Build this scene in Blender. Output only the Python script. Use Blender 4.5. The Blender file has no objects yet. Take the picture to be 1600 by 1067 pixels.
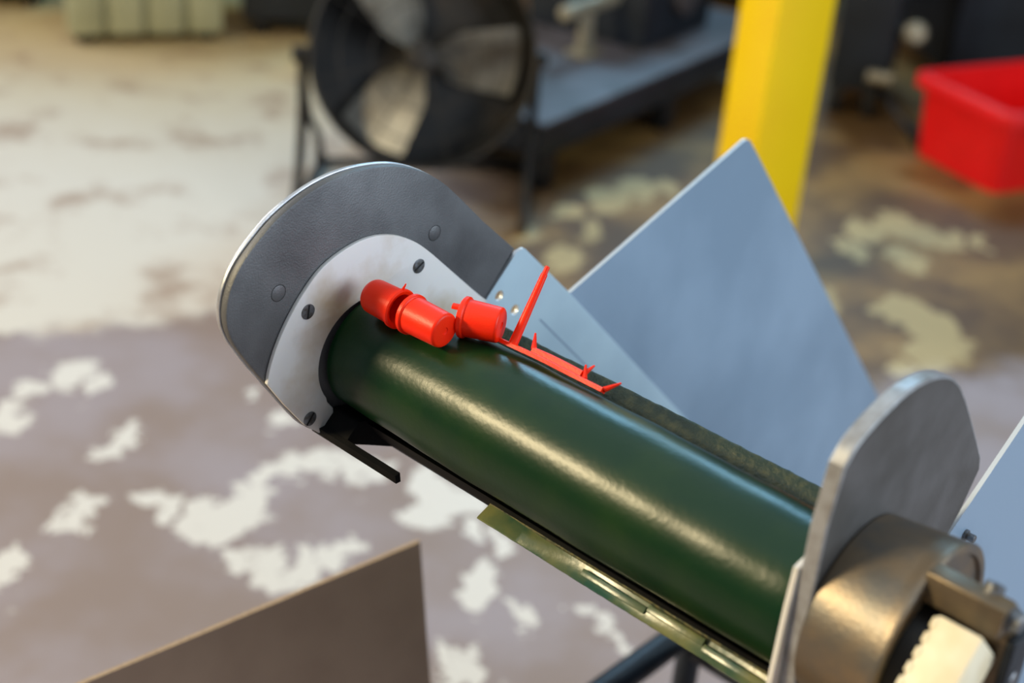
import bpy, bmesh, math, random
from mathutils import Vector, Matrix

random.seed(4)
SC = bpy.context.scene
COL = SC.collection
PI = math.pi
RT2 = math.sqrt(2)

# ------------------------------------------------------------------ camera
cam_d = bpy.data.cameras.new('camera')
cam = bpy.data.objects.new('camera', cam_d)
COL.objects.link(cam)
cam.matrix_world = Matrix((
    (0.9965627, -0.0828414, 0.0, 0.0),
    (0.0394117, 0.4741138, -0.8795810, 0.0),
    (0.0728657, 0.8765577, 0.4757491, 1.5),
    (0, 0, 0, 1)))
cam_d.sensor_fit = 'HORIZONTAL'
cam_d.sensor_width = 36.0
cam_d.lens = 50.0
cam_d.clip_start = 0.02
cam_d.dof.use_dof = True
cam_d.dof.focus_distance = 0.885
cam_d.dof.aperture_fstop = 4.1
SC.camera = cam

# ------------------------------------------------------------------ world, lights, exposure
world = bpy.data.worlds.new('hall_light')
SC.world = world
world.use_nodes = True
bg = world.node_tree.nodes['Background']
bg.inputs['Color'].default_value = (0.78, 0.85, 0.96, 1)
bg.inputs['Strength'].default_value = 0.23


def area(name, loc, target, sx, sy, energy, color):
    d = bpy.data.lights.new(name, 'AREA')
    d.shape = 'RECTANGLE'
    d.size = sx
    d.size_y = sy
    d.energy = energy
    d.color = color
    o = bpy.data.objects.new(name, d)
    COL.objects.link(o)
    o.location = loc
    v = Vector(target) - Vector(loc)
    o.rotation_euler = v.to_track_quat('-Z', 'Y').to_euler()
    return o


area('warm_ceiling_lamp', (-3.6, -0.1, 3.0), (0.0, 0.9, 0.9), 0.9, 0.30, 190, (1.0, 0.81, 0.48))
area('daylight_gate', (4.2, -0.6, 2.2), (0.0, 0.9, 0.8), 3.0, 2.4, 180, (0.76, 0.88, 1.0))
area('far_window', (1.3, 7.5, 4.3), (0.0, 1.5, 0.8), 2.2, 1.2, 170, (0.34, 0.70, 1.0))
area('side_window', (-4.5, 4.5, 3.2), (-1.2, 2.6, 0.0), 2.4, 1.6, 115, (0.93, 0.95, 1.0))
area('roof_light', (-0.6, 1.6, 5.0), (-0.3, 1.4, 0.0), 6.0, 6.0, 105, (0.80, 0.92, 1.0))

SC.view_settings.view_transform = 'Standard'
SC.view_settings.look = 'None'
SC.view_settings.gamma = 1.0
SC.view_settings.use_curve_mapping = False
SC.view_settings.exposure = 0.06


# ------------------------------------------------------------------ materials
def lin(r, g, b):
    def c(v):
        v /= 255.0
        return v / 12.92 if v <= 0.04045 else ((v + 0.055) / 1.055) ** 2.4
    return (c(r), c(g), c(b), 1.0)


def new_mat(name):
    m = bpy.data.materials.new(name)
    m.use_nodes = True
    return m, m.node_tree, m.node_tree.nodes['Principled BSDF']


def mat(name, col, rough=0.5, metal=0.0, col2=None, scale=20.0, lo=0.4, hi=0.7, bump=0.0,
        bump_scale=200.0, spec=0.5, trans=0.0, sss=0.0, stretch=None, rough2=None):
    m, nt, p = new_mat(name)
    N, Lk = nt.nodes, nt.links
    p.inputs['Base Color'].default_value = col
    p.inputs['Roughness'].default_value = rough
    p.inputs['Metallic'].default_value = metal
    p.inputs['Specular IOR Level'].default_value = spec
    p.inputs['Transmission Weight'].default_value = trans
    if sss:
        p.inputs['Subsurface Weight'].default_value = sss
        p.inputs['Subsurface Radius'].default_value = (0.006, 0.004, 0.002)
        p.inputs['Subsurface Scale'].default_value = 0.5
    tc = N.new('ShaderNodeTexCoord')
    src = tc.outputs['Object']
    if stretch:
        mp = N.new('ShaderNodeMapping')
        mp.inputs['Scale'].default_value = stretch
        Lk.new(src, mp.inputs['Vector'])
        src = mp.outputs['Vector']
    if col2 is not None:
        n = N.new('ShaderNodeTexNoise')
        n.inputs['Scale'].default_value = scale
        n.inputs['Detail'].default_value = 6.0
        Lk.new(src, n.inputs['Vector'])
        r = N.new('ShaderNodeValToRGB')
        r.color_ramp.elements[0].position = lo
        r.color_ramp.elements[0].color = col
        r.color_ramp.elements[1].position = hi
        r.color_ramp.elements[1].color = col2
        Lk.new(n.outputs['Fac'], r.inputs['Fac'])
        Lk.new(r.outputs['Color'], p.inputs['Base Color'])
        if rough2 is not None:
            mr = N.new('ShaderNodeMapRange')
            mr.inputs['From Min'].default_value = lo
            mr.inputs['From Max'].default_value = hi
            mr.inputs['To Min'].default_value = rough
            mr.inputs['To Max'].default_value = rough2
            Lk.new(n.outputs['Fac'], mr.inputs['Value'])
            Lk.new(mr.outputs['Result'], p.inputs['Roughness'])
    if bump:
        n2 = N.new('ShaderNodeTexNoise')
        n2.inputs['Scale'].default_value = bump_scale
        n2.inputs['Detail'].default_value = 3.0
        Lk.new(src, n2.inputs['Vector'])
        bp = N.new('ShaderNodeBump')
        bp.inputs['Strength'].default_value = bump
        bp.inputs['Distance'].default_value = 0.001
        Lk.new(n2.outputs['Fac'], bp.inputs['Height'])
        Lk.new(bp.outputs['Normal'], p.inputs['Normal'])
    return m


M = {}
M['belt'] = mat('green_belt', lin(6, 44, 19), 0.31, 0, lin(24, 54, 18), 26, 0.45, 0.8, 0.12, 260, spec=0.34)
M['cleat'] = mat('green_cleat', lin(26, 44, 24), 0.5, 0, lin(66, 70, 40), 160, 0.45, 0.7, 0.8, 500)
M['cleat_clear'] = mat('translucent_green_cleat', lin(28, 76, 64), 0.30, 0, lin(118, 120, 72), 30, 0.4, 0.7, 0.12, 300, spec=0.7, sss=0.2)
M['glint'] = mat('cleat_glint', lin(96, 92, 56), 0.4, 0, lin(44, 52, 30), 300, 0.45, 0.6, 0.4, 400)  # thin line of light at the cleat feet, put into colour
M['plate'] = mat('dark_cast_aluminium', lin(106, 107, 109), 0.52, 0.45, lin(84, 84, 86), 22, 0.36, 0.64, 0.3, 900)
M['alu'] = mat('bright_aluminium', lin(205, 208, 214), 0.35, 0.7, lin(170, 172, 178), 60, 0.4, 0.7, 0.1, 300)
M['plate_raw'] = mat('worn_grey_steel', lin(84, 82, 79), 0.5, 0.4, lin(104, 102, 101), 30, 0.4, 0.7, 0.2, 700)
M['wear'] = mat('white_wear_plastic', lin(225, 223, 220), 0.38, 0, lin(186, 166, 136), 15, 0.5, 0.70, 0.05, 200, sss=0.1)
M['guide'] = mat('blue_grey_sheet', lin(206, 230, 242), 0.36, 0.22, lin(192, 216, 230), 12, 0.4, 0.65, 0.08, 900)  # made lighter than the wing; the fall of light is in the colour
M['edge'] = mat('sheet_edge', lin(196, 203, 210), 0.4, 0.4)
M['screw'] = mat('slotted_screw_steel', lin(122, 124, 128), 0.42, 0.6, lin(92, 86, 80), 300, 0.45, 0.65)
M['slot'] = mat('screw_slot', lin(28, 27, 27), 0.7, 0.3)
M['black'] = mat('black_steel', lin(22, 23, 25), 0.5, 0.2, lin(34, 32, 30), 60, 0.45, 0.7)
M['matte'] = mat('matte_black', lin(14, 14, 15), 0.85, 0, lin(22, 21, 20), 60, 0.45, 0.7, spec=0.15)
M['wing'] = mat('blue_grey_shaded_sheet', lin(154, 178, 200), 0.36, 0.3, lin(138, 162, 184), 7, 0.4, 0.65, 0.08, 900)  # darker copy of the guide sheet, shade put into its colour
M['lit_edge'] = mat('lit_plate_edge', lin(168, 170, 174), 0.4, 0.4, lin(140, 138, 136), 90, 0.4, 0.7)  # paler than the plate face; light on the rim put into colour
M['tube'] = mat('dark_blue_tube', lin(38, 46, 58), 0.4, 0.2, lin(26, 30, 38), 40, 0.4, 0.7)
M['red'] = mat('red_plastic', lin(255, 46, 0), 0.40, 0, lin(255, 34, 0), 60, 0.4, 0.7, 0.12, 900, spec=0.33, sss=0.08)
M['housing'] = mat('bronze_grey_casting', lin(128, 112, 92), 0.40, 0.65, lin(104, 100, 94), 40, 0.4, 0.65, 0.2, 500)
M['bracket'] = mat('tan_steel', lin(120, 104, 82), 0.42, 0.6, lin(96, 86, 72), 60, 0.4, 0.7, 0.15, 400)
M['lamplit'] = mat('lamplit_block', lin(246, 232, 200), 0.42, 0, lin(236, 216, 176), 60, 0.4, 0.7, 0.2, 500)  # pale colour carries the lamp glare on the block
M['yellow'] = mat('yellow_paint', lin(255, 214, 0), 0.45, 0, lin(250, 204, 0), 5, 0.45, 0.75, 0.05, 60)
M['tote'] = mat('red_tote_plastic', lin(232, 12, 14), 0.42, 0, lin(222, 8, 10), 10, 0.4, 0.7)
M['cardboard'] = mat('brown_cardboard', lin(150, 124, 104), 0.85, 0, lin(140, 114, 95), 16, 0.4, 0.7, 0.15, 120)
M['card_edge'] = mat('cut_cardboard_edge', lin(176, 150, 120), 0.9, 0, lin(150, 124, 98), 300, 0.4, 0.7)
M['cream'] = mat('cream_plastic', lin(172, 172, 140), 0.5, 0, lin(156, 156, 124), 8, 0.4, 0.7)
M['fan_black'] = mat('fan_black_steel', lin(26, 25, 24), 0.6, 0.1, lin(52, 45, 38), 9, 0.45, 0.7)
M['blade'] = mat('dusty_aluminium_blade', lin(150, 148, 140), 0.5, 0.3, lin(70, 62, 52), 6, 0.4, 0.7)
M['skid_top'] = mat('grey_steel_top', lin(92, 86, 88), 0.55, 0.2, lin(66, 60, 58), 8, 0.4, 0.7)
M['dark_machine'] = mat('dark_machine_paint', lin(30, 36, 44), 0.5, 0.1, lin(20, 24, 30), 6, 0.4, 0.7)
M['beige'] = mat('beige_metal', lin(158, 150, 128), 0.45, 0.3, lin(126, 116, 96), 12, 0.4, 0.7)


def floor_material():
    m, nt, p = new_mat('worn_painted_concrete')
    N, Lk = nt.nodes, nt.links

    def math_(op, a, b=None, c=None, clamp=False):
        n = N.new('ShaderNodeMath')
        n.operation = op
        n.use_clamp = clamp
        for i, v in enumerate((a, b, c)):
            if v is None:
                continue
            if isinstance(v, (int, float)):
                n.inputs[i].default_value = v
            else:
                Lk.new(v, n.inputs[i])
        return n.outputs[0]

    def vmath(op, a, b, out=0):
        n = N.new('ShaderNodeVectorMath')
        n.operation = op
        for i, v in enumerate((a, b)):
            if isinstance(v, tuple):
                n.inputs[i].default_value = v
            else:
                Lk.new(v, n.inputs[i])
        return n.outputs[out]

    def noise(vec, scale, detail=5.0, out='Fac', rough=0.55):
        n = N.new('ShaderNodeTexNoise')
        n.inputs['Scale'].default_value = scale
        n.inputs['Detail'].default_value = detail
        n.inputs['Roughness'].default_value = rough
        Lk.new(vec, n.inputs['Vector'])
        return n.outputs[out]

    def step(v, lo, hi):
        n = N.new('ShaderNodeMapRange')
        n.interpolation_type = 'SMOOTHSTEP'
        n.inputs['From Min'].default_value = lo
        n.inputs['From Max'].default_value = hi
        Lk.new(v, n.inputs['Value'])
        return n.outputs['Result']

    def mix(f, a, b):
        n = N.new('ShaderNodeMix')
        n.data_type = 'RGBA'
        Lk.new(f, n.inputs['Factor'])
        for k, v in ((6, a), (7, b)):
            if isinstance(v, tuple):
                n.inputs[k].default_value = v
            else:
                Lk.new(v, n.inputs[k])
        return n.outputs[2]

    tc = N.new('ShaderNodeTexCoord')
    pos = tc.outputs['Object']
    nz = noise(pos, 9.0, 5.0, 'Color')
    off = vmath('SUBTRACT', nz, (0.5, 0.5, 0.5))
    off = vmath('MULTIPLY', off, (0.16, 0.22, 0.0))
    dist = vmath('ADD', pos, off)
    nz2 = noise(pos, 34.0, 4.0, 'Color')
    off2 = vmath('MULTIPLY', vmath('SUBTRACT', nz2, (0.5, 0.5, 0.5)), (0.07, 0.10, 0.0))
    dist = vmath('ADD', dist, off2)
    sq = vmath('MULTIPLY', dist, (1.0, 0.55, 0.0))
    acc = None
    for x, y, r in WEAR:
        d = vmath('DISTANCE', sq, (x, y * 0.55, 0.0), 1)
        v = math_('MULTIPLY_ADD', d, -1.0 / (r * 0.95), 1.0)
        acc = v if acc is None else math_('MAXIMUM', acc, v)
    chips = step(acc, -0.08, 0.22)
    specks = step(noise(pos, 13.0, 6.0), 0.66, 0.72)
    chips = math_('MAXIMUM', chips, math_('MULTIPLY', specks, 0.55))
    # bare concrete beyond the paint's edge
    sep = N.new('ShaderNodeSeparateXYZ')
    Lk.new(dist, sep.inputs[0])
    e = math_('MULTIPLY_ADD', sep.outputs[0], -0.42, sep.outputs[1])      # y - 0.42 x
    e = math_('SUBTRACT', e, 3.045)
    beyond = step(e, -0.02, 0.05)
    leftside = math_('SUBTRACT', 1.0, step(sep.outputs[0], -0.75, -0.05))
    bare = math_('MULTIPLY', beyond, leftside)
    chips = math_('MULTIPLY', chips, math_('SUBTRACT', 1.0, bare))
    # colours
    n1 = noise(pos, 2.6, 4.0)
    paint = mix(step(n1, 0.38, 0.62), lin(138, 121, 113), lin(150, 138, 140))
    brown = mix(step(noise(pos, 3.2, 5.0), 0.40, 0.66), lin(92, 66, 34), lin(140, 108, 58))
    far = step(math_('MULTIPLY_ADD', sep.outputs[0], -0.35, sep.outputs[1]), 2.34, 2.52)
    rightside = step(sep.outputs[0], -0.5, 0.1)
    base = mix(math_('MULTIPLY', far, rightside), paint, brown)
    chipcol = mix(math_('MULTIPLY', far, rightside), lin(208, 202, 194), lin(176, 154, 106))
    base = mix(chips, base, chipcol)
    bare_a = mix(step(sep.outputs[1], 3.3, 5.0), lin(204, 196, 184), lin(184, 160, 112))
    stains = step(noise(pos, 4.6, 6.0, rough=0.66), 0.50, 0.68)
    bare_c = mix(math_('MULTIPLY', stains, 0.65), bare_a, lin(138, 106, 84))
    ochre = step(noise(pos, 1.1, 3.0), 0.52, 0.62)
    ochre = math_('MULTIPLY', ochre, step(sep.outputs[1], 4.2, 4.7))
    bare_c = mix(math_('MULTIPLY', ochre, 0.7), bare_c, lin(196, 140, 44))
    final = mix(bare, base, bare_c)
    Lk.new(final, p.inputs['Base Color'])
    p.inputs['Roughness'].default_value = 0.5
    p.inputs['Specular IOR Level'].default_value = 0.35
    return m


WEAR = [(-0.889, 2.476, 0.046), (-0.953, 2.414, 0.032), (-0.829, 2.448, 0.019), (-0.945, 2.3, 0.037), (-0.726, 2.247, 0.034), (-0.734, 2.212, 0.024), (-0.715, 2.271, 0.018), (-0.808, 1.877, 0.027), (-0.786, 1.828, 0.021), (-0.755, 2.013, 0.022), (-0.718, 2.038, 0.025), (-0.72, 1.989, 0.018), (-0.628, 2.061, 0.023), (-0.598, 2.055, 0.025), (-0.536, 2.034, 0.028), (-0.49, 2.031, 0.034), (-0.452, 2.066, 0.04), (-0.428, 2.12, 0.035), (-0.425, 2.194, 0.033), (-0.39, 2.231, 0.03), (-0.341, 2.228, 0.036), (-0.281, 2.237, 0.034), (-0.231, 2.222, 0.03), (-0.46, 1.997, 0.028), (-0.426, 1.911, 0.022), (-0.375, 1.901, 0.038), (-0.346, 1.861, 0.026), (-0.316, 1.935, 0.033), (-0.266, 1.965, 0.027), (-0.235, 1.982, 0.022), (-0.321, 1.899, 0.027), (-0.103, 2.126, 0.047), (-0.131, 2.184, 0.03), (-0.058, 2.153, 0.035), (-0.147, 2.1, 0.023), (-0.03, 1.903, 0.038), (0.001, 1.916, 0.027), (-0.033, 1.869, 0.021), (0.058, 1.823, 0.017), (0.042, 1.854, 0.015), (0.07, 1.793, 0.012), (0.185, 1.856, 0.019), (0.216, 1.827, 0.019), (0.153, 1.885, 0.013), (0.246, 1.799, 0.014), (-0.06, 1.73, 0.02), (-0.018, 1.706, 0.03), (-0.041, 1.688, 0.02), (-0.504, 2.475, 0.013), (-0.452, 2.371, 0.019), (0.018, 2.027, 0.022), (-0.039, 2.047, 0.017), (0.926, 3.57, 0.061), (1.025, 3.633, 0.053), (1.08, 3.558, 0.052), (1.143, 3.529, 0.043), (0.868, 3.433, 0.042), (1.009, 3.382, 0.05), (0.905, 3.106, 0.047), (0.955, 3.048, 0.061), (1.003, 2.991, 0.068), (0.944, 2.857, 0.058), (1.233, 3.547, 0.035), (0.871, 2.786, 0.036), (0.125, 3.533, 0.043), (0.231, 3.645, 0.062), (0.322, 3.711, 0.054), (0.398, 3.775, 0.036), (0.11, 3.245, 0.048), (0.011, 3.342, 0.033), (0.176, 3.416, 0.033), (0.647, 2.929, 0.059), (0.75, 3.112, 0.039)]


# ------------------------------------------------------------------ mesh helpers
def obj(name, bm, material, parent=None, angle=35.0, loc=None):
    bmesh.ops.recalc_face_normals(bm, faces=bm.faces[:])
    me = bpy.data.meshes.new(name)
    bm.to_mesh(me)
    bm.free()
    if angle:
        for p in me.polygons:
            p.use_smooth = True
        me.set_sharp_from_angle(angle=math.radians(angle))
    mats = material if isinstance(material, (list, tuple)) else [material]
    for m in mats:
        me.materials.append(M[m] if isinstance(m, str) else m)
    o = bpy.data.objects.new(name, me)
    COL.objects.link(o)
    if parent is not None:
        o.parent = parent
    if loc is not None:
        o.location = loc
    return o


def tag(o, label=None, cat=None, group=None, kind=None):
    if label:
        o['label'] = label
    if cat:
        o['category'] = cat
    if group:
        o['group'] = group
    if kind:
        o['kind'] = kind
    return o


def thing(name, loc, rz=0.0, label=None, cat=None, group=None):
    o = bpy.data.objects.new(name, None)
    o.empty_display_size = 0.05
    COL.objects.link(o)
    o.location = loc
    o.rotation_euler = (0, 0, rz)
    return tag(o, label, cat, group)


def fillet(pts, r, seg=6):
    """round every corner of a closed 2-D outline (r may be a list)"""
    out = []
    n = len(pts)
    for i in range(n):
        p0, p, p1 = Vector(pts[i - 1]), Vector(pts[i]), Vector(pts[(i + 1) % n])
        rr = r[i] if isinstance(r, (list, tuple)) else r
        if rr <= 0:
            out.append(tuple(p))
            continue
        u, v = (p0 - p), (p1 - p)
        lu, lv = u.length, v.length
        u.normalize()
        v.normalize()
        ang = u.angle(v)
        d = min(rr / math.tan(ang / 2), lu * 0.48, lv * 0.48)
        a, b = p + u * d, p + v * d
        for k in range(seg + 1):
            t = k / seg
            q = a * (1 - t) ** 2 + p * 2 * t * (1 - t) + b * t * t
            out.append(tuple(q))
    return out


def smooth_poly(pts, n=6):
    """Catmull-Rom through open 2-D points"""
    out = []
    P = [Vector(p) for p in pts]
    P = [P[0] * 2 - P[1]] + P + [P[-1] * 2 - P[-2]]
    for i in range(1, len(P) - 2):
        for k in range(n):
            t = k / n
            a, b, c, d = P[i - 1], P[i], P[i + 1], P[i + 2]
            q = 0.5 * ((2 * b) + (c - a) * t + (2 * a - 5 * b + 4 * c - d) * t * t + (3 * b - a - 3 * c + d) * t ** 3)
            out.append(tuple(q))
    out.append(tuple(P[-2]))
    return out


def prism(bm, outline, x0, x1, fn=None, bevel=0.0, holes=(), seg=2, front_mat=0, side_mat=0):
    """extrude a 2-D outline from x0 to x1; fn maps (x, u, v) to a point"""
    fn = fn or (lambda x, u, v: (x, u, v))
    tmp = bmesh.new()
    loops = [list(outline)] + [list(h) for h in holes]
    caps = []
    for x in (x0, x1):
        es = []
        for lp in loops:
            vs = [tmp.verts.new((x, u, v)) for u, v in lp]
            es.append((vs, [tmp.edges.new((vs[i], vs[(i + 1) % len(vs)])) for i in range(len(vs))]))
        if holes:
            g = bmesh.ops.triangle_fill(tmp, use_beauty=True, edges=[e for _, l in es for e in l])
            for f in g['geom']:
                if isinstance(f, bmesh.types.BMFace):
                    f.material_index = front_mat
        else:
            tmp.faces.new(es[0][0]).material_index = front_mat
        caps.append(es)
    for (va, _), (vb, _) in zip(caps[0], caps[1]):
        n = len(va)
        for i in range(n):
            j = (i + 1) % n
            tmp.faces.new((va[i], va[j], vb[j], vb[i])).material_index = side_mat
    bmesh.ops.recalc_face_normals(tmp, faces=tmp.faces[:])
    if bevel > 0:
        ed = [e for es in caps for _, l in es[:1] for e in l]
        bmesh.ops.bevel(tmp, geom=ed, offset=bevel, segments=seg, profile=0.5, affect='EDGES', clamp_overlap=True,
                        material=side_mat)
    for v in tmp.verts:
        v.co = Vector(fn(*v.co))
    merge(bm, tmp)


def merge(bm, tmp):
    me = bpy.data.meshes.new('tmp')
    tmp.to_mesh(me)
    tmp.free()
    bm.from_mesh(me)
    bpy.data.meshes.remove(me)


def box(bm, lo, hi, bevel=0.0, mtx=None, seg=2):
    tmp = bmesh.new()
    bmesh.ops.create_cube(tmp, size=1.0)
    for v in tmp.verts:
        v.co = Vector([(lo[i] + hi[i]) / 2 + v.co[i] * (hi[i] - lo[i]) for i in range(3)])
    if bevel > 0:
        bmesh.ops.bevel(tmp, geom=tmp.edges[:], offset=bevel, segments=seg, profile=0.5, affect='EDGES', clamp_overlap=True)
    if mtx is not None:
        bmesh.ops.transform(tmp, matrix=mtx, verts=tmp.verts[:])
    merge(bm, tmp)


def lathe(bm, profile, seg=40, mtx=None, closed=False):
    """revolve (axial, radius) profile about local +X"""
    tmp = bmesh.new()
    rings = []
    for ax, r in profile:
        if r < 1e-6:
            rings.append([tmp.verts.new((ax, 0, 0))])
        else:
            rings.append([tmp.verts.new((ax, r * math.cos(2 * PI * k / seg), r * math.sin(2 * PI * k / seg))) for k in range(seg)])
    pairs = list(zip(rings, rings[1:]))
    if closed:
        pairs.append((rings[-1], rings[0]))
    for A, B in pairs:
        for k in range(seg):
            j = (k + 1) % seg
            if len(A) == 1 and len(B) == 1:
                continue
            if len(A) == 1:
                tmp.faces.new((A[0], B[k], B[j]))
            elif len(B) == 1:
                tmp.faces.new((A[k], A[j], B[0]))
            else:
                tmp.faces.new((A[k], A[j], B[j], B[k]))
    if mtx is not None:
        bmesh.ops.transform(tmp, matrix=mtx, verts=tmp.verts[:])
    merge(bm, tmp)


def aim_x(p, d):
    """matrix taking local +X to direction d at point p"""
    d = Vector(d).normalized()
    q = d.to_track_quat('X', 'Z')
    return Matrix.Translation(Vector(p)) @ q.to_matrix().to_4x4()


def rod(bm, a, b, r0, r1=None, seg=16, rounded=True):
    a, b = Vector(a), Vector(b)
    r1 = r0 if r1 is None else r1
    L = (b - a).length
    c0, c1 = (min(r0, L / 2) * 0.25, min(r1, L / 2) * 0.25) if rounded else (0, 0)
    prof = [(0, 0), (0, r0 - c0), (c0, r0), (L - c1, r1), (L, r1 - c1), (L, 0)] if rounded else [(0, 0), (0, r0), (L, r1), (L, 0)]
    lathe(bm, prof, seg, aim_x(a, b - a))


def tube_path(bm, pts, r, seg=12, closed=False):
    pts = [Vector(p) for p in pts]
    n = len(pts)
    tmp = bmesh.new()
    rings = []
    up = None
    for i in range(n):
        if closed:
            d = (pts[(i + 1) % n] - pts[i - 1]).normalized()
        else:
            d = (pts[min(i + 1, n - 1)] - pts[max(i - 1, 0)]).normalized()
        if up is None:
            up = d.orthogonal().normalized()
        up = (up - d * up.dot(d)).normalized()
        w = d.cross(up)
        rings.append([tmp.verts.new(pts[i] + (up * math.cos(2 * PI * k / seg) + w * math.sin(2 * PI * k / seg)) * r) for k in range(seg)])
    pr = list(zip(rings, rings[1:]))
    if closed:
        pr.append((rings[-1], rings[0]))
    for A, B in pr:
        for k in range(seg):
            tmp.faces.new((A[k], A[(k + 1) % seg], B[(k + 1) % seg], B[k]))
    if not closed:
        tmp.faces.new(rings[0])
        tmp.faces.new(rings[-1])
    merge(bm, tmp)


def bez(pts, n=10):
    return [Vector(q) for q in smooth_poly3(pts, n)]


def smooth_poly3(pts, n=8):
    out = []
    P = [Vector(p) for p in pts]
    P = [P[0] * 2 - P[1]] + P + [P[-1] * 2 - P[-2]]
    for i in range(1, len(P) - 2):
        for k in range(n):
            t = k / n
            a, b, c, d = P[i - 1], P[i], P[i + 1], P[i + 2]
            out.append(0.5 * ((2 * b) + (c - a) * t + (2 * a - 5 * b + 4 * c - d) * t * t + (3 * b - a - 3 * c + d) * t ** 3))
    out.append(P[-2])
    return out


# ------------------------------------------------------------------ floor
bm = bmesh.new()
prism(bm, [(-7, -3), (8, -3), (8, 11), (-7, 11)], -0.05, 0.0, fn=lambda x, u, v: (u, v, x))
fl = obj('floor', bm, floor_material(), angle=0)
tag(fl, 'worn concrete floor with chipped mauve-grey paint', None, None, 'structure')

for nm, lo, hi in (('wall_back', (-7.2, 11.0, 0), (8.2, 11.2, 5.5)), ('wall_left', (-7.2, -3, 0), (-7.0, 11.0, 5.5)), ('wall_right', (8.0, -3, 0), (8.2, 11.0, 5.5))):
    bm = bmesh.new()
    box(bm, lo, hi)
    tag(obj(nm, bm, mat(nm + '_paint', lin(150, 152, 150), 0.8, 0, lin(132, 132, 128), 1.5, 0.4, 0.7), angle=0), 'plain grey hall wall', None, None, 'structure')

# ------------------------------------------------------------------ conveyor
# local frame of the conveyor: X along the nose roller, Y horizontal up the line of travel, Z up.
AX = 1.04412                       # height of the roller axis
RZ = math.atan2(-0.65560928, 0.7551003)
ROOT = (0.3649156, 0.42029283, 0.0)
cv = thing('belt_conveyor', ROOT, RZ, 'inclined green belt conveyor with grey side plates carrying the red caps', 'conveyor')


def L(t, b, z):
    return (t, b, z + AX)


def S(t, s, n):                    # s runs down the 45 degree incline, n is off the carrying side
    return (t, (s + n) / RT2, (n - s) / RT2 + AX)


def cvw(t, b, z):                  # conveyor frame to world
    c, s_ = math.cos(RZ), math.sin(RZ)
    return Vector((ROOT[0] + c * t - s_ * b, ROOT[1] + s_ * t + c * b, AX + z))


TL, TR = -0.608, -0.245            # inner face of left plate, outer face of right plate
R = 0.042

# belt, a closed loop over the nose roller with slightly crowned face
NT = 44
t0, t1 = TL + 0.004, TR - 0.0125
prof = []                          # (s, n, is_on_nose) along the loop, unit radius part separated
SE = 1.22
loop = [('run', SE, 1.0)] + [('run', x, 1.0) for x in (0.9, 0.6, 0.3, 0.15)]
for k in range(49):
    loop.append(('arc', 90 + k * (180 - 8) / 48.0))
LOW = math.radians(270 - 8)
for x in (0.15, 0.3, 0.6, 0.9, SE - 0.05):
    loop.append(('low', x))
bm = bmesh.new()


def belt_point(item, r):
    if item[0] == 'run':
        return item[1], r
    if item[0] == 'arc':
        a = math.radians(item[1])
        return r * math.cos(a), r * math.sin(a)
    s0, n0 = r * math.cos(LOW), r * math.sin(LOW)
    return s0 - math.sin(LOW) * item[1], n0 + math.cos(LOW) * item[1] * -1.0 * -1.0 + 2 * item[1] * abs(math.cos(LOW))


mid, half = (t0 + t1) / 2, (t1 - t0) / 2
ts = [t0 - 0.0] + [t0 + 0.0008, t0 + 0.002, t0 + 0.004] + [t0 + 0.004 + (t1 - t0 - 0.008) * k / NT for k in range(1, NT)] + [t1 - 0.004, t1 - 0.002, t1 - 0.0008, t1]
rows = []
for t in ts:
    e = min(t - t0, t1 - t)
    drop = 0.0007 * max(0.0, 1 - e / 0.004) ** 2
    u = (t - mid) / half
    crown = (0.0026 if u < 0 else 0.0012) * abs(u) ** 2.2
    wob = 0.00022 * math.sin(t * 61.0) + 0.00012 * math.sin(t * 143.0 + 1.0)
    r = R - crown - drop + wob
    rows.append([bm.verts.new(S(t, *belt_point(it, r))) for it in loop])
inner = []
for t in (ts[0], ts[-1]):
    inner.append([bm.verts.new(S(t, *belt_point(it, R - 0.006))) for it in loop])
m_ = len(loop)
for A, B in zip(rows, rows[1:]):
    for k in range(m_):
        j = (k + 1) % m_
        bm.faces.new((A[k], A[j], B[j], B[k]))
for A, B in ((inner[0], rows[0]), (rows[-1], inner[1]), (inner[1], inner[0])):
    for k in range(m_):
        j = (k + 1) % m_
        bm.faces.new((A[k], A[j], B[j], B[k]))
belt = obj('belt', bm, 'belt', cv, 50)
belt['label'] = 'glossy dark green conveyor belt wrapped round the nose roller'

# nose roller inside the belt loop, with its shaft
bm = bmesh.new()
lathe(bm, [(0, 0), (0, 0.012), (0.004, 0.012), (0.004, R - 0.0075), (0.007, R - 0.0065), (t1 - t0 - 0.007, R - 0.0065),
           (t1 - t0 - 0.004, R - 0.0075), (t1 - t0 - 0.004, 0.012), (t1 - t0, 0.012), (t1 - t0, 0)], 40,
      Matrix.Translation(L(t0, 0, 0)))
obj('nose_roller', bm, 'black', cv)


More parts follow.
